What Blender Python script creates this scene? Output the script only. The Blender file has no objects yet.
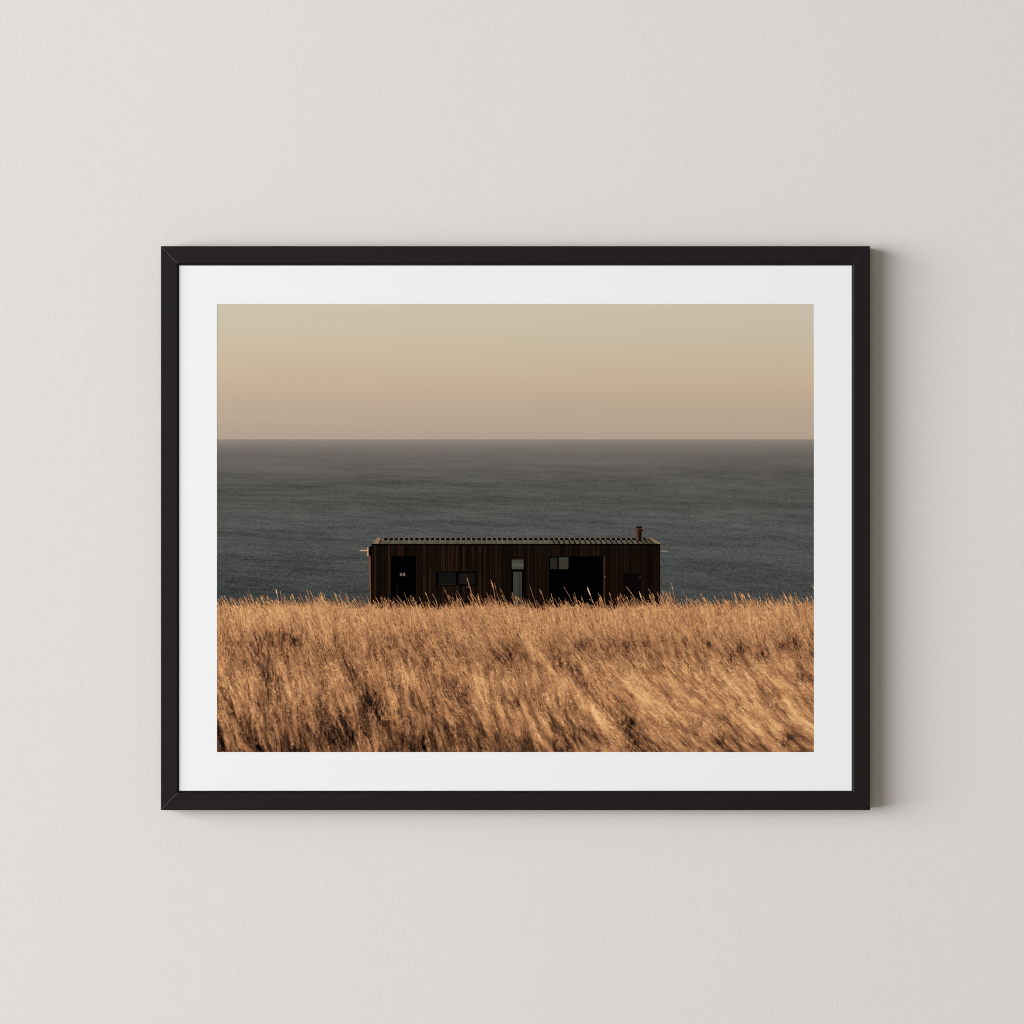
# A black framed landscape print hanging on a pale plaster wall. 1 mm in the scene = 1 pixel of the photograph.
import bpy, bmesh, math, random
import numpy as np

C = bpy.context.scene.collection
E0 = 0.97          # light falling on the middle of the picture
D = 0.028          # depth of the frame


def lin(c):
    return tuple((v / 255 / 12.92) if v / 255 <= .04045 else ((v / 255 + .055) / 1.055) ** 2.4 for v in c)


def P(x, y, depth):
    """Picture millimetres (from the top left of the view) to a point in the room, depth = distance off the wall."""
    return ((x - 512) / 1000, -depth, (512 - y) / 1000)


# ------------------------------------------------------------------ materials
def material(name):
    m = bpy.data.materials.new(name); m.use_nodes = True
    nt = m.node_tree
    return m, nt, nt.nodes['Principled BSDF']


class G:
    """Small helper for chaining nodes."""
    def __init__(s, nt): s.nt = nt
    def n(s, kind, **kw):
        nd = s.nt.nodes.new(kind)
        for k, v in kw.items(): setattr(nd, k, v)
        return nd
    def put(s, sock, v):
        if isinstance(v, bpy.types.NodeSocket): s.nt.links.new(v, sock)
        elif v is not None: sock.default_value = v
    def math(s, op, a, b=None, c=None, clamp=False):
        nd = s.n('ShaderNodeMath', operation=op); nd.use_clamp = clamp
        for i, v in enumerate((a, b, c)): s.put(nd.inputs[i], v)
        return nd.outputs[0]
    def noise(s, vec, scale, detail=2, rough=.5):
        nd = s.n('ShaderNodeTexNoise'); s.put(nd.inputs['Vector'], vec)
        nd.inputs['Scale'].default_value = scale; nd.inputs['Detail'].default_value = detail; nd.inputs['Roughness'].default_value = rough
        return nd.outputs['Fac']
    def xyz(s, x, y, z=0.0):
        nd = s.n('ShaderNodeCombineXYZ')
        for i, v in enumerate((x, y, z)): s.put(nd.inputs[i], v)
        return nd.outputs[0]
    def ramp(s, fac, stops):
        nd = s.n('ShaderNodeValToRGB'); s.put(nd.inputs[0], fac); cr = nd.color_ramp
        while len(cr.elements) < len(stops): cr.elements.new(.5)
        for e, (p, c) in zip(cr.elements, stops):
            e.position = p; e.color = lin(c) + (1,)
        return nd.outputs[0]
    def scale(s, col, f):
        nd = s.n('ShaderNodeVectorMath', operation='SCALE'); s.put(nd.inputs[0], col); s.put(nd.inputs['Scale'], f)
        return nd.outputs[0]


def matte(b, rough=.9, spec=0.0):
    b.inputs['Roughness'].default_value = rough; b.inputs['Specular IOR Level'].default_value = spec


def picture_mm(g):
    """Position on the sheet, millimetres from the top left of the view."""
    uv = g.n('ShaderNodeUVMap'); uv.uv_map = 'sheet'
    sp = g.n('ShaderNodeSeparateXYZ'); g.nt.links.new(uv.outputs[0], sp.inputs[0])
    return g.math('MULTIPLY', sp.outputs[0], 1024), g.math('SUBTRACT', 1024, g.math('MULTIPLY', sp.outputs[1], 1024))


def wall_material():
    m, nt, b = material('plaster'); g = G(nt)
    co = g.n('ShaderNodeTexCoord').outputs['Object']
    base = g.noise(co, 3.0, 3)
    mott = g.noise(co, 55, 4, .6)
    f = g.math('ADD', g.math('MULTIPLY', g.math('SUBTRACT', base, .5), .02), g.math('MULTIPLY', g.math('SUBTRACT', mott, .5), .03))
    col = g.n('ShaderNodeRGB'); col.outputs[0].default_value = WALL + (1,)
    nt.links.new(g.scale(col.outputs[0], g.math('ADD', f, 1)), b.inputs['Base Color'])
    hgt = g.math('ADD', g.noise(co, 240, 3, .6), g.math('MULTIPLY', g.noise(co, 700, 2, .5), .5))
    bp = g.n('ShaderNodeBump'); bp.inputs['Strength'].default_value = .38; bp.inputs['Distance'].default_value = .0005
    nt.links.new(hgt, bp.inputs['Height']); nt.links.new(bp.outputs[0], b.inputs['Normal'])
    matte(b, .95)
    return m


def frame_material():
    m, nt, b = material('black_painted_wood'); g = G(nt)
    co = g.n('ShaderNodeTexCoord').outputs['Object']
    gr = g.noise(co, 90, 4, .6)
    nt.links.new(g.ramp(gr, [(0, (16, 12, 11)), (1, (23, 18, 17))]), b.inputs['Base Color'])
    nt.links.new(g.math('ADD', g.math('MULTIPLY', gr, .15), .42), b.inputs['Roughness'])
    b.inputs['Specular IOR Level'].default_value = .16
    return m


def board_material():
    m, nt, b = material('white_board'); g = G(nt)
    co = g.n('ShaderNodeTexCoord').outputs['Object']
    col = g.n('ShaderNodeRGB'); col.outputs[0].default_value = BOARD + (1,)
    f = g.math('ADD', g.math('MULTIPLY', g.math('SUBTRACT', g.noise(co, 400, 3), .5), .012), 1)
    nt.links.new(g.scale(col.outputs[0], f), b.inputs['Base Color'])
    matte(b)
    return m


def ink_material(name, amount=.16, kx=1.2, ky=1.2):
    m, nt, b = material(name); g = G(nt)
    a = g.n('ShaderNodeAttribute'); a.attribute_name = 'ink'
    x, y = picture_mm(g)
    gr = g.math('ADD', g.math('MULTIPLY', g.math('SUBTRACT', g.noise(g.xyz(g.math('MULTIPLY', x, kx), g.math('MULTIPLY', y, ky)), 1, 3), .5), amount), 1)
    nt.links.new(g.scale(a.outputs['Color'], gr), b.inputs['Base Color'])
    matte(b)
    return m


def sky_ink():
    m, nt, b = material('sky_ink'); g = G(nt)
    x, y = picture_mm(g)
    warp = g.math('ADD', y, g.math('MULTIPLY', g.math('SUBTRACT', g.noise(g.xyz(g.math('MULTIPLY', x, .004), g.math('MULTIPLY', y, .02)), 1, 2), .5), 14))
    warp = g.math('SUBTRACT', warp, g.math('MULTIPLY', g.math('SUBTRACT', x, 515), .014))
    t = g.math('DIVIDE', g.math('SUBTRACT', warp, 304), 136)
    col = g.ramp(t, SKY)
    gr = g.math('ADD', g.math('MULTIPLY', g.math('SUBTRACT', g.noise(g.xyz(x, y), .9, 2), .5), .025), 1 / E0)
    nt.links.new(g.scale(col, gr), b.inputs['Base Color']); matte(b)
    return m


def sea_ink():
    m, nt, b = material('sea_ink'); g = G(nt)
    x, y = picture_mm(g)
    d = g.math('SUBTRACT', y, 439.0)                                   # below the horizon
    xs = g.math('SUBTRACT', x, 515)
    tilt = g.math('SUBTRACT', y, g.math('MULTIPLY', g.math('MULTIPLY', xs, d), .00048))   # swell lines fall a little to the right
    col = g.ramp(g.math('DIVIDE', d, 172), SEA)
    near = g.math('DIVIDE', d, 160, clamp=True)
    def band(kx, ky, det, seed):
        return g.math('SUBTRACT', g.noise(g.xyz(g.math('MULTIPLY', x, kx), g.math('MULTIPLY', tilt, ky), seed), 1, det, .55), .5)
    wide = band(.006, .085, 4, 3.0)
    swell = band(.018, .30, 3, 8.0)
    chop = band(.075, .36, 4, 15.0)
    fine = band(.32, .78, 2, 24.0)
    vis = g.math('DIVIDE', g.math('SUBTRACT', d, 6), 40, clamp=True)
    s_ = g.math('ADD', g.math('MULTIPLY', wide, 1.15), g.math('MULTIPLY', swell, .85))
    s_ = g.math('ADD', s_, g.math('MULTIPLY', g.math('MULTIPLY', chop, .75), g.math('ADD', .4, near)))
    s_ = g.math('ADD', s_, g.math('MULTIPLY', g.math('MULTIPLY', fine, 1.5), g.math('ADD', .25, near)))
    s_ = g.math('MULTIPLY', s_, vis)
    side = g.math('MULTIPLY', g.math('MULTIPLY', xs, .00042), near)
    f = g.math('DIVIDE', g.math('ADD', g.math('ADD', s_, side), 1.0), E0)
    nt.links.new(g.scale(col, f), b.inputs['Base Color']); matte(b)
    return m


WALL = (.741, .705, .677)
BOARD = (.880, .874, .878)
SKY = [(0, (202, 192, 172)), (.15, (202, 190, 168)), (.30, (202, 186, 161)), (.48, (200, 181, 153)), (.62, (195, 174, 149)),
       (.74, (189, 169, 147)), (.88, (183, 164, 146)), (.97, (178, 160, 142)), (1, (176, 158, 141))]
SEA = [(0, (150, 139, 126)), (.012, (137, 128, 118)), (.05, (120, 113, 106)), (.10, (107, 101, 97)), (.16, (99, 95, 90)), (.22, (88, 86, 82)),
       (.34, (82, 81, 77)), (.50, (81, 82, 79)), (.66, (76, 78, 76)), (.80, (70, 72, 71)), (.90, (67, 70, 70)), (1, (58, 63, 66))]

# ------------------------------------------------------------------ objects
def link(name, me, mat, parent=None):
    o = bpy.data.objects.new(name, me)
    if mat: me.materials.append(mat)
    C.objects.link(o)
    if parent:
        o.parent = parent; o.matrix_parent_inverse = parent.matrix_basis.inverted()
    return o


def sheet_uv(me):
    uv = me.uv_layers.new(name='sheet')
    co = np.empty(len(me.vertices) * 3, np.float32); me.vertices.foreach_get('co', co); co = co.reshape(-1, 3)
    li = np.empty(len(me.loops), np.int32); me.loops.foreach_get('vertex_index', li)
    u = np.stack([co[li, 0] * 1000 + 512, 512 + co[li, 2] * 1000], -1) / 1024
    uv.data.foreach_set('uv', u.astype(np.float32).ravel())


def box_mesh(name, lo, hi):
    bm = bmesh.new(); r = bmesh.ops.create_cube(bm, size=1)
    for v in r['verts']:
        v.co = [lo[k] + (v.co[k] + .5) * (hi[k] - lo[k]) for k in range(3)]
    me = bpy.data.meshes.new(name); bm.to_mesh(me); bm.free()
    return me


def flat_mesh(name, polys, step=2e-5):
    """Flat printed shapes: (layer, points in picture mm, sRGB ink)."""
    vs, fs, cs = [], [], []
    for layer, pts, col in polys:
        a = len(vs)
        # counter-clockwise as seen from the room
        area = sum(pts[i][0] * pts[(i + 1) % len(pts)][1] - pts[(i + 1) % len(pts)][0] * pts[i][1] for i in range(len(pts)))
        if area > 0: pts = pts[::-1]
        vs += [P(x, y, layer) for x, y in pts]; fs.append(tuple(range(a, a + len(pts)))); cs += [lin(col)] * len(pts)
    me = bpy.data.meshes.new(name); me.from_pydata(vs, [], fs)
    at = me.color_attributes.new('ink', 'FLOAT_COLOR', 'POINT')
    at.data.foreach_set('color', np.concatenate([np.array(cs, np.float32) / E0, np.ones((len(cs), 1), np.float32)], 1).ravel())
    sheet_uv(me)
    return me


# the wall
wall = link('wall', box_mesh('wall', (-7.0, 0, -1.6), (7.0, .12, 2.4)), wall_material())
wall['kind'] = 'structure'
wall['label'] = 'pale warm grey plaster wall behind the black framed picture'

# the framed picture
FX0, FX1, FY0, FY1, FH, FV = 160.8, 870.1, 246.1, 810.2, 18.3, 19.4
root = bpy.data.objects.new('framed_picture', None); C.objects.link(root)
root.location = P((FX0 + FX1) / 2, FY1, 0)
root.empty_display_size = .1
root['label'] = 'black framed print of a dark hut in golden grass by the sea, white border'
root['category'] = 'framed picture'
bpy.context.view_layer.update()


def rail(ax, ay, bx, by, nx, ny, mat, seam):
    """One mitred moulding from outer corner a to outer corner b; n points inwards."""
    L = math.hypot(bx - ax, by - ay); tx, ty = (bx - ax) / L, (by - ay) / L
    fw, other = (FV, FH) if nx == 0 else (FH, FV)
    k = other / fw                                                      # slope of the mitre
    h_ = D * 1000
    prof = [(0, -.3), (0, h_), (fw - 1.9, h_), (fw, h_ - 2.4), (fw, -.3)]   # (in from the outer edge, off the wall) mm
    bm = bmesh.new(); ends = []
    def pt(w, h, s): return P(ax + tx * s + nx * w, ay + ty * s + ny * w, h / 1000)
    for e in (0, 1):
        ends.append([bm.verts.new(pt(w, h, w * k + .02 if e == 0 else L - w * k - .02)) for w, h in prof])
    n = len(prof); longs = []
    for i in range(n):
        bm.faces.new((ends[0][i], ends[0][(i + 1) % n], ends[1][(i + 1) % n], ends[1][i]))
    bm.faces.new(ends[0][::-1]); bm.faces.new(ends[1])
    bmesh.ops.recalc_face_normals(bm, faces=bm.faces)
    for i, r_ in ((1, .5), (2, .5)):
        e = bm.edges.get((ends[0][i], ends[1][i])); longs.append(e)
    bmesh.ops.bevel(bm, geom=longs, offset=.0006, segments=3, profile=.5, affect='EDGES')
    me = bpy.data.meshes.new('frame_rail'); bm.to_mesh(me); bm.free()
    o = link('frame_rail', me, mat, root)
    # the hairline where this rail meets the next; its caught light is painted grey
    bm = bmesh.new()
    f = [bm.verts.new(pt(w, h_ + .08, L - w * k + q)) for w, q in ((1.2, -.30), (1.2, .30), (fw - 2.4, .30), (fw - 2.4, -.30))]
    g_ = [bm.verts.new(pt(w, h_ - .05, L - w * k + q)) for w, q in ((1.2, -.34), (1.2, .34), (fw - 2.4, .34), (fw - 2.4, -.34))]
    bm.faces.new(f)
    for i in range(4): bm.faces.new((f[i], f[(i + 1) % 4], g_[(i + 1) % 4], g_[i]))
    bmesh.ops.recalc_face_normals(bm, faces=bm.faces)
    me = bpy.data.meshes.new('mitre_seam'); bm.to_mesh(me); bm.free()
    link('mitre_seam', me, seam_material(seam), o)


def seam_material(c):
    m, nt, b = material('seam_painted_light'); g = G(nt)  # painted light along the mitre, brighter grey at the left corners
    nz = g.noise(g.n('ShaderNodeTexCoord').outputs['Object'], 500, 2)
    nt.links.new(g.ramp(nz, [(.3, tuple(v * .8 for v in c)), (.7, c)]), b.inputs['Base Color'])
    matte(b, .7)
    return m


fm = frame_material()
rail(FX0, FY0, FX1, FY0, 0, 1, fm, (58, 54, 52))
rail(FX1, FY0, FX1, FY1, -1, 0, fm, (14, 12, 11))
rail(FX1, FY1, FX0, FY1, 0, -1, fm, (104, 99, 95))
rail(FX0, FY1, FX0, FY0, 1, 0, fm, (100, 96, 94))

# white border with the opening for the print
PX0, PX1, PY0, PY1 = 216.8, 814.1, 303.8, 752.2
BD = D - .0022      # front of the border
def border_mesh():
    bm = bmesh.new()
    o = [(FX0 + FH, FY0 + FV), (FX1 - FH, FY0 + FV), (FX1 - FH, FY1 - FV), (FX0 + FH, FY1 - FV)]
    i_ = [(PX0, PY0), (PX1, PY0), (PX1, PY1), (PX0, PY1)]
    def ring(pts, dep, grow=0):
        c = (512, 528)
        return [bm.verts.new(P(x + (grow if x > c[0] else -grow), y + (grow if y > c[1] else -grow), dep)) for x, y in pts]
    of, ob, jf, jb = ring(o, BD, .0), ring(o, BD - .0002, .0), ring(i_, BD), ring(i_, BD - .0002)
    for k in range(4):
        q = (k + 1) % 4
        for a, b in ((of, jf), (jf, jb), (jb, ob), (ob, of)):
            bm.faces.new((a[k], a[q], b[q], b[k]))
    bmesh.ops.recalc_face_normals(bm, faces=bm.faces)
    me = bpy.data.meshes.new('white_border'); bm.to_mesh(me); bm.free()
    return me
board = board_material()
link('white_border', border_mesh(), board, root)

# the sheet of photographic paper, and what is printed on it
SD = BD - .00026
sheet = link('photo_print', box_mesh('photo_print', P(PX0 - 3, PY1 + 3, SD), P(PX1 + 3, PY0 - 3, SD - .0006)), board, root)


def rect(x0, y0, x1, y1): return [(x0, y0), (x1, y0), (x1, y1), (x0, y1)]


LAY = SD + .00002
HZ = 439.2
me = flat_mesh('printed_sky', [(LAY, rect(PX0 - .5, PY0 - .5, PX1 + .5, HZ), (200, 186, 155))]); link('printed_sky', me, sky_ink(), sheet)
me = flat_mesh('printed_sea', [(LAY, rect(PX0 - .5, HZ, PX1 + .5, 640), (84, 83, 78))]); link('printed_sea', me, sea_ink(), sheet)


def hut_polys():
    rng = random.Random(4)
    out = []
    U = .000007
    def add(layer, pts, col): out.append((LAY + .00002 + layer * U, pts, col))
    top, bot = 545.2, 612
    # boards
    add(0, [(371.4, 544), (660.2, 544), (660.4, bot), (370.6, bot)], (14, 9, 6))
    x = 371.6
    while x < 659.6:
        w = rng.choice((1.3, 1.9, 2.4, 2.9, 3.6)); w = min(w, 660 - x)
        v = rng.choice((.25, .45, .55, .65, .75, .9, 1.2)); k = 1.0 if x < 600 else .8
        col = (10 + 21 * v * k, 7 + 12.5 * v * k, 5 + 7 * v * k)
        y = top
        while y < bot:
            h = rng.uniform(6, 26); f = rng.uniform(.8, 1.15)
            add(1, rect(x, y, x + w * .87, min(y + h, bot)), tuple(c * f for c in col)); y += h
        if rng.random() < .35:
            add(2, rect(x + w * .2, top + rng.uniform(0, 8), x + w * .45, bot - rng.uniform(0, 30)), tuple(c * 1.35 for c in col))
        x += w + rng.choice((.15, .3, .6))
    # left return of the end wall and the little box on it
    add(1, [(368.9, 555), (370.2, 555), (371.3, bot), (370.1, bot)], (122, 78, 48))
    add(2, [(370.2, 546), (371.6, 546), (372.2, bot), (371.2, bot)], (9, 6, 6))
    add(3, rect(368.4, 547, 372.2, 555.6), (7, 6, 7))
    add(4, rect(366.9, 547.4, 368.4, 556), (196, 146, 96))
    add(4, rect(359.8, 550.0, 366.9, 551.2), (190, 158, 134))
    add(4, rect(660.8, 550.7, 668.2, 551.5), (150, 138, 118))
    # roof
    add(4, [(372, 543.9), (376.6, 537.3), (652, 537.3), (660.8, 543.9)], (84, 79, 69))
    add(5, rect(381, 538.1, 649, 540.2), (104, 97, 84))
    n, x0, pit = 52, 383.6, 5.19
    for i in range(n):
        xa = x0 + i * pit; sl = (xa - 512) * .022
        if xa > 648: break
        add(6, [(xa - .1 - sl * .3, 538.0), (xa + 3.6 - sl * .3, 538.0), (xa + 3.6, 540.3), (xa - .1, 540.3)], (14, 11, 12))
        add(6, [(xa + 3.8, 540.1), (xa + 4.5, 540.1), (xa + 4.5 + sl, 543.8), (xa + 3.8 + sl, 543.8)], (70, 63, 53))
        add(6, [(xa + 4.6, 540.1), (xa + 5.1, 540.1), (xa + 5.1 + sl, 543.8), (xa + 4.6 + sl, 543.8)], (116, 109, 94))
        t = rng.uniform(.9, 1.1)
        if xa > 545: add(6, [(xa + 2.6, 540.1), (xa + 4.5, 540.1), (xa + 4.5 + sl, 543.8), (xa + 2.9 + sl, 543.8)], (40, 34, 29))
        add(5, [(xa - .4, 540.2), (xa + 3.7, 540.2), (xa + 3.7 + sl, 543.8), (xa - .4 + sl, 543.8)], (88 * t, 83 * t, 72 * t))
    add(7, [(372.3, 543.6), (376.9, 537.5), (381.2, 537.5), (378.4, 543.6)], (132, 108, 87))
    add(8, [(378.4, 543.6), (381.2, 537.5), (382.2, 537.5), (379.6, 543.6)], (24, 18, 15))
    add(7, [(640, 540.5), (650, 538.2), (657.6, 543.6), (645, 543.6)], (50, 43, 36))
    for i in range(3):
        add(8, [(641.5 + i * 4.6, 539.8), (643 + i * 4.6, 539.8), (647.2 + i * 4.6, 543.6), (645.7 + i * 4.6, 543.6)], (96, 88, 74))
    add(9, [(648.2, 537.9), (650.8, 537.7), (661, 543.3), (660.8, 544), (657.4, 543.9)], (130, 112, 90))
    add(10, rect(371.4, 543.8, 660.4, 545.5), (7, 5, 4))
    # doorway on the left, with the small pale plates on the wall inside
    add(10, rect(390.6, 556.4, 416, bot), (2, 2, 2))
    add(11, rect(399.9, 573, 402.2, 576), (104, 98, 87)); add(11, rect(402.9, 573, 405.2, 576), (112, 106, 94))
    add(11, rect(396.4, 584.5, 397.8, bot), (16, 12, 9))
    add(11, rect(416, 556.4, 416.7, bot), (34, 20, 12)); add(11, rect(389.6, 556, 390.5, bot), (42, 25, 14))
    # low two-pane window
    add(10, rect(435.8, 571.2, 477.4, 586), (4, 3, 3)); add(11, rect(435.8, 570.6, 477.4, 571.3), (34, 19, 11))
    add(11, rect(438.5, 572.4, 456, 584.8), (19, 20, 16)); add(11, rect(458.5, 573.2, 475.4, 584.4), (22, 19, 16))
    add(12, rect(461, 574.4, 467, 583.4), (28, 27, 23)); add(12, rect(438.5, 584.2, 456, 585.3), (34, 24, 18))
    # tall window
    add(10, rect(510.9, 556.8, 524.8, bot), (4, 3, 3))
    add(11, rect(511.8, 559.7, 523.6, 569.2), (68, 67, 58)); add(12, rect(512, 563.2, 523.4, 566.6), (78, 81, 71))
    add(12, rect(511.6, 558, 523.6, 559.6), (36, 22, 15))
    add(11, rect(513.2, 571.8, 522, bot), (57, 55, 48)); add(12, rect(514.6, 573, 517, bot), (64, 63, 55)); add(12, rect(519, 573, 520.4, bot), (46, 45, 40))
    # wide opening
    add(10, rect(548.6, 556.4, 604, bot), (2, 2, 2))
    add(11, rect(550.2, 558, 556.8, 569), (40, 39, 33)); add(11, rect(559, 557.4, 568.4, 569.2), (58, 57, 48))
    add(12, rect(556.8, 557.2, 558.6, 569.4), (18, 12, 9)); add(12, rect(553, 557, 556, 558.6), (24, 22, 19)); add(12, rect(560.5, 557.4, 561, 569), (58, 57, 48))
    add(11, rect(603.6, 556.4, 605.2, bot), (66, 40, 21)); add(12, rect(604.4, 576, 605.8, 577.4), (96, 74, 60))
    add(11, rect(547.6, 557, 548.6, bot), (34, 20, 11))
    # dark low door on the right
    add(10, rect(623.8, 573, 640.2, bot), (10, 7, 6)); add(11, rect(639.4, 575.8, 640.8, 578), (44, 40, 38))
    # flue
    add(12, rect(636.6, 530, 641.6, 541.6), (22, 12, 8)); add(13, rect(636.8, 531, 638.4, 540.8), (94, 55, 32)); add(13, rect(638.4, 531, 639.3, 541), (48, 27, 16))
    add(13, rect(635.6, 529.2, 642.8, 531.6), (40, 24, 15)); add(14, rect(635.8, 529.4, 637.8, 531.4), (112, 66, 38))
    add(14, rect(636.2, 526.2, 642, 528), (24, 17, 13)); add(14, rect(636.6, 528, 641.6, 529.2), (74, 44, 27))
    add(15, rect(637, 526.4, 639, 527.2), (60, 40, 28))
    return out


link('printed_hut', flat_mesh('printed_hut', hut_polys()), ink_material('hut_ink', .7, 1.1, .22), sheet)


def ink_grass(np):
    """Ink of the printed grass: (height, width, 3) sRGB values and a mask, S cells per millimetre."""
    S, X0, X1, Y0, Y1 = 3, 216.5, 814.5, 566.0, 752.6
    W, H = int(round((X1 - X0) * S)), int(round((Y1 - Y0) * S))
    rng = np.random.default_rng(11)

    def noise(sx, sy, seed):
        r = np.random.default_rng(seed)
        nx, ny = int(W / (sx * S)) + 3, int(H / (sy * S)) + 3
        g = r.normal(0, 1, (ny, nx))
        u = np.linspace(0, nx - 2.001, W); v = np.linspace(0, ny - 2.001, H)
        ui, vi = u.astype(int), v.astype(int)
        fu, fv = u - ui, v - vi
        fu = fu * fu * (3 - 2 * fu); fv = (fv * fv * (3 - 2 * fv))[:, None]
        a = g[np.ix_(vi, ui)] * (1 - fu) + g[np.ix_(vi, ui + 1)] * fu
        b = g[np.ix_(vi + 1, ui)] * (1 - fu) + g[np.ix_(vi + 1, ui + 1)] * fu
        return a * (1 - fv) + b * fv

    yy, xx = np.mgrid[0:H, 0:W]
    px, py = X0 + xx / S, Y0 + yy / S
    sm = lambda e0, e1, v: (lambda t: t * t * (3 - 2 * t))(np.clip((v - e0) / (e1 - e0), 0, 1))
    # lean of the stems from the vertical, degrees, tips towards the left
    lean = 17 + 30 * sm(430, 700, px) * sm(625, 690, py) + 9 * noise(40, 30, 5) - 5 * sm(640, 752, py) * (1 - sm(300, 520, px))
    lean = np.clip(lean, 4, 58)

    # broad light and dark of the picture
    L = np.interp(py, [566, 606, 622, 632, 644, 656, 680, 720, 740, 752],
                  [.68, .71, .70, .67, .615, .60, .625, .57, .50, .46])
    L += .075 * sm(540, 720, px) * sm(650, 670, py) + .03 * sm(460, 640, px) * sm(690, 740, py)
    L -= .05 * (1 - sm(380, 520, px)) * sm(680, 730, py)
    spots = [  # x, y, length along the stem, width, angle, amount
        (233, 638, 7, 9, 10, -.22), (274, 638, 7, 22, 10, -.30), (262, 657, 11, 10, 20, -.24), (269, 679, 13, 9, 35, -.25),
        (224, 695, 11, 4, 12, -.30), (296, 641, 6, 6, 10, -.20), (352, 680, 18, 8, 12, -.22), (380, 709, 16, 12, 25, -.38),
        (330, 726, 10, 20, 30, -.24), (219, 738, 10, 4, 20, -.55), (259, 746, 6, 5, 30, -.5), (352, 741, 12, 14, 30, -.30),
        (408, 652, 9, 9, 20, -.18), (511, 653, 8, 10, 20, -.26), (559, 660, 9, 8, 35, -.24), (458, 694, 13, 5, 22, -.26),
        (512, 702, 13, 5, 22, -.22), (568, 720, 8, 6, 25, -.22), (583, 644, 5, 12, 20, -.18), (609, 650, 9, 5, 20, -.25),
        (579, 676, 14, 5, 40, -.32), (422, 746, 8, 7, 10, -.35), (446, 734, 14, 32, 10, -.17), (578, 737, 9, 22, 30, -.17),
        (627, 645, 4, 8, 20, -.30), (647, 644, 4, 4, 20, -.2), (685, 641, 4, 5, 20, -.22), (708, 646, 5, 7, 15, -.28),
        (740, 649, 6, 5, 15, -.40), (761, 652, 5, 5, 15, -.50), (732, 659, 5, 4, 20, -.30), (781, 646, 4, 7, 20, -.25),
        (795, 643, 6, 4, 15, -.25), (698, 720, 7, 6, 35, -.33), (628, 724, 8, 10, 45, -.38), (660, 724, 6, 7, 40, -.25),
        (633, 746, 5, 9, 45, -.40), (786, 740, 5, 7, 45, -.35), (722, 738, 7, 6, 40, -.28), (776, 706, 4, 4, 40, -.24),
        (738, 705, 4, 6, 40, -.22), (812, 652, 6, 3, 20, -.3), (800, 676, 8, 6, 35, -.2), (690, 672, 9, 4, 30, -.15),
        (655, 668, 9, 6, 20, -.12), (765, 690, 8, 5, 45, -.14), (390, 640, 6, 8, 20, -.10), (330, 650, 6, 10, 15, -.12),
        (242, 676, 16, 9, 20, .13), (284, 678, 20, 5, 22, .14), (306, 690, 12, 5, 30, .10), (335, 676, 16, 7, 32, .14),
        (335, 716, 16, 3, 30, .15), (402, 674, 13, 9, 25, .15), (390, 690, 12, 4, 25, .10), (484, 686, 18, 11, 28, .16),
        (545, 664, 24, 5, 43, .20), (582, 700, 22, 6, 46, .24), (606, 726, 16, 5, 46, .22), (524, 708, 32, 4, 24, .18),
        (508, 690, 14, 4, 24, .14), (640, 690, 30, 8, 42, .15), (668, 724, 24, 6, 42, .14), (600, 682, 12, 6, 45, .10),
        (740, 690, 30, 6, 45, .14), (718, 666, 18, 6, 40, .10), (785, 690, 22, 6, 45, .15), (800, 716, 18, 7, 45, .16),
        (690, 700, 22, 6, 42, .15), (750, 725, 24, 7, 45, .12), (228, 740, 9, 4, 38, .28), (246, 748, 6, 5, 50, .24),
        (222, 672, 22, 3, 12, .12), (420, 690, 16, 5, 22, .08), (700, 745, 7, 18, 45, .08), (770, 614, 8, 40, 25, .05),
        (280, 612, 8, 50, 20, .05), (350, 620, 9, 30, 20, .04), (560, 612, 7, 60, 20, -.05), (440, 625, 10, 30, 20, -.06)]
    brk = np.clip(1 + .75 * noise(1.6, 5, 61), .1, 2.3); dim = 0 * L
    for cx, cy, ln, wd, a, amt in spots:
        a = np.radians(a); dx, dy = px - cx, py - cy
        u = -dx * np.sin(a) - dy * np.cos(a); v = dx * np.cos(a) - dy * np.sin(a)
        g = amt * np.exp(-.5 * ((u / (ln * .85)) ** 2 + (v / (wd * .66)) ** 2))
        L += g * .8 if amt > 0 else g * .50 * brk
        dim += np.maximum(-g, 0)
    # tufts: noise drawn out along the stems by repeated shifts
    def drawn(sx, sy, seed, n, step):
        f = noise(sx, sy, seed); acc = np.zeros_like(f); s_, c_ = np.sin(np.radians(lean)), np.cos(np.radians(lean))
        for k in range(-n, n + 1):
            ix = np.clip((xx + k * step * s_ * S).astype(int), 0, W - 1); iy = np.clip((yy + k * step * c_ * S).astype(int), 0, H - 1)
            acc += f[iy, ix]
        acc /= (2 * n + 1)
        return acc / acc.std()
    near = sm(606, 720, py)
    L += drawn(7, 8, 21, 6, 2.2) * (.014 + .028 * near) + drawn(3, 3, 22, 6, 1.2) * (.022 + .035 * near)

    T = L - .03
    brink = np.interp(px[0], [217, 300, 372, 480, 600, 665, 740, 814], [604.5, 603.5, 606.5, 606, 607, 605.5, 604, 602.5]) + 1.0 * noise(28, 300, 33)[0] + 1.1 * noise(7, 300, 34)[0]
    M = py > brink[None, :] + 3.5 + 1.5 * noise(4, 200, 31) + 1.2 * noise(1.5, 200, 32)
    hue = 0 * L

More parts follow.
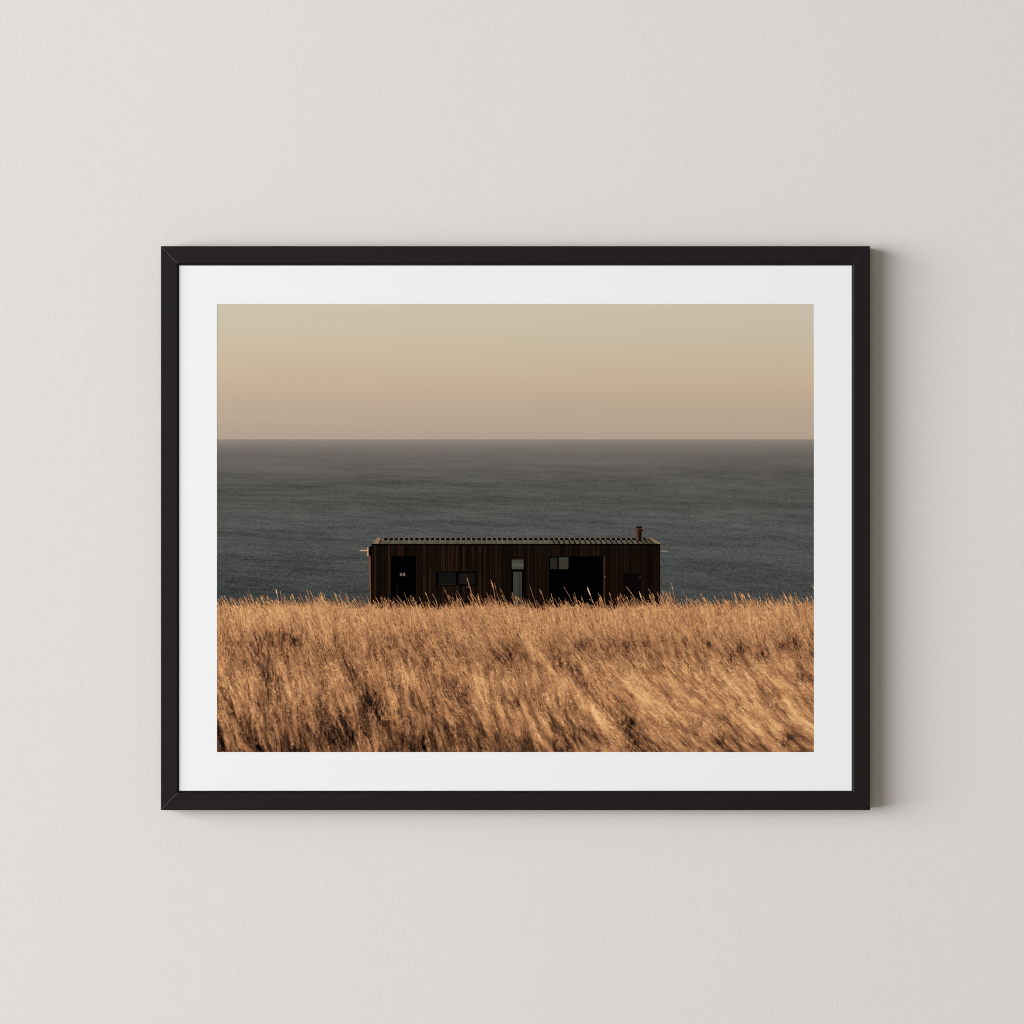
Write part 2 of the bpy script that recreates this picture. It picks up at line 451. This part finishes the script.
    def stroke(tx, ty, length, ang, bend, w, delta, tipgain, basegain, hu, mixL=1.0, flat=None, seed=0.0, wtip=.5):
        n = max(3, int(length * S * 1.25))
        t = np.linspace(0, 1, n)
        a = np.radians(ang + bend * (.5 - t))
        st = length / n
        x = tx + np.cumsum(np.sin(a)) * st; y = ty + np.cumsum(np.cos(a)) * st
        ww = w * (wtip + (1 - wtip) * np.minimum(1, t * 3)) * S
        if seed: ww = ww + seed * S * np.exp(-((t - .14) / .11) ** 2)
        k = int(np.ceil(ww.max() / 2)); off = np.arange(-k, k + 1)
        # widen mostly across the stem: sideways offsets only
        xi = ((x - X0) * S)[:, None] + off[None, :]; yi = np.repeat(((y - Y0) * S)[:, None], len(off), 1)
        ok = (np.abs(off)[None, :] <= ww[:, None] / 2) & (xi >= 0) & (xi < W) & (yi >= 0) & (yi < H)
        xi = xi[ok].astype(int); yi = yi[ok].astype(int)
        tt = np.repeat(t[:, None], len(off), 1)[ok]
        base = L[yi, xi] if flat is None else flat
        val = base + delta + tipgain * np.exp(-tt * 5) - basegain * tt
        T[yi, xi] = val if mixL == 1 else T[yi, xi] * (1 - mixL) + val * mixL
        hue[yi, xi] = hu
        M[yi, xi] = True

    def at(x, y):
        return min(max(int((y - Y0) * S), 0), H - 1), min(max(int((x - X0) * S), 0), W - 1)

    # the ragged far edge against the sea and the hut
    edge = []
    for i in range(2700):
        x = rng.uniform(X0 - 4, X1 + 6)
        y = brink[min(max(int((x - X0) * S), 0), W - 1)] + 1.5 - min(rng.exponential(3.3), 12) + rng.normal(0, 1.4)
        edge.append((x, y))
    for x, y in [(275.5, 588.5), (306.5, 589), (340, 590), (250, 594), (262, 595), (291, 595), (321, 596), (353, 596), (361, 594), (324, 594),
                 (300, 593), (444, 588), (457, 591), (491, 580), (494.5, 583), (500, 588.5), (530, 586.5), (539.5, 589), (564, 587), (574.5, 592),
                 (587, 586.5), (626, 586.5), (609, 592), (648, 588.5), (639, 591), (671.5, 583), (662, 590), (683, 590.5), (701, 593), (734, 591), (748, 592), (759, 592),
                 (771, 593), (796, 592), (812.5, 585), (808, 592), (404, 593), (397, 595), (425, 592), (432, 594), (512, 592), (551, 593), (598, 593), (620, 593),
                 (657, 592), (722, 594), (784, 595), (230, 596), (240, 597), (413, 597), (381, 596)]:
        edge.append((x, y))
    edge.sort(key=lambda e: e[1])
    for x, y in edge:
        hutside = 372 < x < 659
        far = rng.random() < .35                                      # a strand that runs on down into the mass
        tall = y < 597
        stroke(x, y, max(7, 612 - y) * rng.uniform(.7, 1) + (rng.uniform(4, 16) if far else 0), rng.normal(24 if not tall else 19, 10 if not tall else 6), rng.normal(8, 10), rng.uniform(.36, .66), 0, .05, .05, rng.normal(.05 if hutside else 0, .06),
               flat=rng.normal((.63 if hutside else .68) + (.07 if far else 0), .15), seed=rng.uniform(0, .4) if tall else 0, wtip=.75)
    # the kinked tall stalk before the long window
    for q in ((467, 577.5, 10, 14), (466.5, 587, 3, 80), (470, 587, 6, 12), (471, 593, 10, 38)):
        stroke(q[0], q[1], q[2], q[3], 0, 1.0, 0, 0, 0, .1, flat=.60, seed=.2, wtip=.8)

    # the mass of stems, back to front
    N = 52000
    d = np.sort(rng.uniform(0, 1, N) ** 1.5)
    for i in range(N):
        di = d[i]
        ty = 606 + di * 158 + rng.normal(0, 3 + 6 * di) - 8 * di
        tx = rng.uniform(X0 - 30, X1 + 12)
        lim = brink[min(max(int((tx - X0) * S), 0), W - 1)] + rng.normal(0, 1.2)
        if ty < lim: ty = lim + abs(rng.normal(0, 8))
        j = at(tx, ty)
        ln = (15 + 36 * di) * rng.uniform(.4, 1.4)
        ang = lean[j] + rng.normal(0, 4 + 4 * di)
        w = (.42 + .36 * di) * rng.uniform(.7, 1.4)
        c = .105 + .02 * di
        loc = L[j]
        delta = rng.normal(0, c) - (.10 if rng.random() < .16 else 0)
        stroke(tx, ty, ln, ang, rng.normal(10 + 8 * di, 10), w, delta, .06 + .05 * di, .10 + .05 * di, rng.normal(0, .07),
               mixL=.85 if di < .4 else .72, wtip=.6)
        # feathery seed heads: short bright flecks beside the tip
        if rng.random() < .30 + .45 * di * (tx > 380) + .12 * di and loc > .38:
            for q in range(rng.integers(1, 4)):
                o = rng.uniform(0, .3) * ln
                stroke(tx + o * np.sin(np.radians(ang)) + rng.normal(0, .7), ty + o * np.cos(np.radians(ang)), rng.uniform(1.2, 2.6 + 2 * di),
                       ang + rng.normal(18, 22), 0, .7 + .5 * di, abs(rng.normal(.10, .07)), 0, 0, rng.normal(-.02, .05), mixL=.8)
        # dark gaps between the stems
        if rng.random() < .20 + 1.5 * dim[j]:
            stroke(tx + rng.normal(0, 3), ty + rng.uniform(2, 10), rng.uniform(2, 4 + 5 * di), ang + rng.normal(0, 8), 0, .6 + .5 * di,
                   -abs(rng.normal(.17 + .07 * di, .09)), 0, 0, .05, mixL=.8)

    # plumes: bundles of pale heads arching over darker stems, back to front
    pl = []
    for i in range(430):
        y = 628 + 124 * rng.uniform(0, 1) ** .75; x = rng.uniform(X0 - 10, X1 + 4)
        if rng.random() < .45 + .55 * float(sm(380, 560, np.float64(x))): pl.append((y, x))
    for y, x in sorted(pl):
        j = at(x, y); di = (y - 606) / 146
        if L[j] < .42: continue
        a0 = lean[j] + rng.normal(2, 7); ln = (7 + 26 * di) * rng.uniform(.7, 1.3); bd = rng.normal(22, 10); s = .7 + 1.9 * di
        up = rng.uniform(.05, .16)
        for q in range(14):
            stroke(x + rng.uniform(1.5, 4.5) * s, y + rng.uniform(1, 7) * s, ln * rng.uniform(.4, .9), a0 + rng.normal(-4, 6), bd * .5, .45 + .3 * di,
                   -rng.uniform(.05, .21), 0, .03, .03, mixL=.7, wtip=.5)
        for q in range(20):
            o = rng.uniform(0, .35) * ln
            stroke(x + rng.normal(0, .9) * s + o * np.sin(np.radians(a0)), y + rng.normal(0, 1.1) * s + o * np.cos(np.radians(a0)), ln * rng.uniform(.35, 1), a0 + rng.normal(0, 6), bd, .4 + .3 * di,
                   up + rng.normal(0, .05), .04, up + .05, rng.normal(-.01, .04), mixL=.65, wtip=.6)
        for q in range(16):
            o = rng.uniform(0, .5) * ln
            stroke(x + o * np.sin(np.radians(a0 + 6)) + rng.normal(0, .8) * s, y + o * np.cos(np.radians(a0 + 6)), rng.uniform(1.2, 3) * s * .8, a0 + rng.normal(20, 22), 0,
                   .5 + .3 * di, up + rng.normal(.04, .05), 0, 0, -.02, mixL=.7)

    # single long stems standing out of the mass, pale with feathery heads, and the dark slits between them
    for i in range(3400):
        di = rng.uniform(0, 1)
        ty = 607 + 142 * di; tx = rng.uniform(X0 - 25, X1 + 5); j = at(tx, ty)
        ang = lean[j] + rng.normal(0, 7); bend = rng.normal(14, 14); ln = (18 + 40 * di) * rng.uniform(.5, 1.3)
        if rng.random() < .36:
            stroke(tx, ty, ln * .5, ang, bend, .5 + .2 * di, -abs(rng.normal(.15, .06)), 0, 0, .05, mixL=.75, wtip=.5)
            continue
        up = abs(rng.normal(.09, .05))
        stroke(tx, ty, ln, ang, bend, .5 + .25 * di, up, .06, up + .06, rng.normal(0, .05), mixL=.8, wtip=.7)
        for q in range(rng.integers(2, 7)):
            o = rng.uniform(0, .32) * ln; a_ = np.radians(ang + bend * .4)
            stroke(tx + o * np.sin(a_) + rng.normal(0, .5 + .4 * di), ty + o * np.cos(a_), rng.uniform(1.2, 2.2 + 1.8 * di), ang + rng.normal(15, 25), 0,
                   .55 + .35 * di, up + abs(rng.normal(.06, .05)), 0, 0, rng.normal(-.02, .05), mixL=.85)

    def blur(A, r):
        if r <= 0: return A
        k = np.array([r, 1, r]) / (1 + 2 * r)
        P = np.pad(A, ((1, 1), (0, 0)), mode='edge'); A = P[:-2] * k[0] + P[1:-1] * k[1] + P[2:] * k[2]
        P = np.pad(A, ((0, 0), (1, 1)), mode='edge'); return P[:, :-2] * k[0] + P[:, 1:-1] * k[1] + P[:, 2:] * k[2]
    T = .60 + (T - .60) * 1.15 - .047
    soft = T.copy()
    for _ in range(2): soft = blur(soft, .8)
    mid = blur(T, .35)
    f = sm(650, 752, py) * .45
    T = mid * (1 - f) + soft * f
    hue = blur(blur(hue, .8), .8)
    wide = T.copy()
    for _ in range(5): wide = blur(wide, 1.0)
    T = T + .48 * (T - wide)
    T = T + rng.normal(0, .012, T.shape)
    T = np.clip(T, 0, 1.02)
    stops = [0, .12, .25, .40, .55, .70, .85, 1.02]
    cols = np.array([(10, 7, 6), (36, 23, 17), (68, 44, 30), (108, 73, 49), (149, 104, 71), (184, 132, 89), (212, 160, 108), (236, 191, 135)], float)
    rgb = np.stack([np.interp(T, stops, cols[:, k]) for k in range(3)], -1)
    rgb[..., 0] *= 1.01 + .10 * hue; rgb[..., 1] *= 1 - .25 * hue; rgb[..., 2] *= 1 - .45 * hue
    return np.clip(rgb, 0, 255), M, S, X0, Y0


def grass_mesh():
    rgb, M, S, x0, y0 = ink_grass(np)
    H, W = M.shape
    c = rgb / 255.0
    c = np.where(c <= .04045, c / 12.92, ((c + .055) / 1.055) ** 2.4) / E0
    # one vertex per cell corner, one face per printed cell; a corner takes the mean ink of the printed cells around it
    Mf = M.astype(np.float64)
    acc = np.zeros((H + 1, W + 1, 3)); cnt = np.zeros((H + 1, W + 1))
    for dy in (0, 1):
        for dx in (0, 1):
            acc[dy:H + dy, dx:W + dx] += c * Mf[..., None]; cnt[dy:H + dy, dx:W + dx] += Mf
    used = cnt > 0
    idx = np.full(used.shape, -1, np.int64); idx[used] = np.arange(used.sum())
    col = acc[used] / cnt[used][:, None]
    ys, xs = np.nonzero(used)
    co = np.stack([(x0 + xs / S - 512) / 1000, np.full(len(xs), -(LAY + .00014)), (512 - (y0 + ys / S)) / 1000], -1).astype(np.float32)
    fy, fx = np.nonzero(M)
    q = np.stack([idx[fy + 1, fx], idx[fy + 1, fx + 1], idx[fy, fx + 1], idx[fy, fx]], -1).astype(np.int32)
    me = bpy.data.meshes.new('printed_grass')
    me.vertices.add(len(co)); me.vertices.foreach_set('co', co.ravel())
    me.loops.add(q.size); me.loops.foreach_set('vertex_index', q.ravel())
    me.polygons.add(len(q)); me.polygons.foreach_set('loop_start', np.arange(0, q.size, 4, dtype=np.int32))
    me.update(calc_edges=True)
    at = me.color_attributes.new('ink', 'FLOAT_COLOR', 'POINT')
    at.data.foreach_set('color', np.concatenate([col, np.ones((len(col), 1))], 1).astype(np.float32).ravel())
    sheet_uv(me)
    return me


link('printed_grass', grass_mesh(), ink_material('grass_ink'), sheet)

# ------------------------------------------------------------------ light: tall windows far to the left, an added warm front fill, dim warm ambient
def area(name, loc, target, sx, sy, power, color):
    l = bpy.data.lights.new(name, 'AREA'); l.shape = 'RECTANGLE'; l.size = sx; l.size_y = sy; l.energy = power; l.color = color
    o = bpy.data.objects.new(name, l); C.objects.link(o); o.location = loc
    d = [t - a for t, a in zip(target, loc)]
    from mathutils import Vector
    o.rotation_euler = Vector(d).to_track_quat('-Z', 'Y').to_euler()
    return o


KW, KY0, KY1, KZ, KH, KP, WS = 6.9, -1.3, -15.0, 0.45, 4.4, 1710.0, .14
area('window_light', (-KW, (KY0 + KY1) / 2, KZ), (0, (KY0 + KY1) / 2, KZ), abs(KY1 - KY0), KH, KP, (1.0, 1.035, 1.075))
area('front_fill', (-.3, -7.5, .4), (0, 0, 0), 4.0, 4.0, 76.0, (1.0, .93, .83))  # added fill behind the camera, lifts the frame's shadow

sc = bpy.context.scene
w = bpy.data.worlds.new('World'); sc.world = w; w.use_nodes = True
bg = w.node_tree.nodes['Background']; bg.inputs['Color'].default_value = (1.0, .92, .80, 1); bg.inputs['Strength'].default_value = WS

cam = bpy.data.cameras.new('camera'); co = bpy.data.objects.new('camera', cam); C.objects.link(co)
DIST = 4.0
co.location = (0, -(D + DIST), 0); co.rotation_euler = (math.pi / 2, 0, 0)
cam.sensor_width = 36; cam.lens = 36 * DIST / 1.024; cam.clip_start = .05; cam.clip_end = 100
sc.camera = co
sc.view_settings.view_transform = 'Standard'; sc.view_settings.look = 'None'
sc.view_settings.exposure = 0; sc.view_settings.gamma = 1
sc.view_settings.use_curve_mapping = False
sc.cycles.pixel_filter_type = 'BLACKMAN_HARRIS'; sc.cycles.filter_width = 1.0
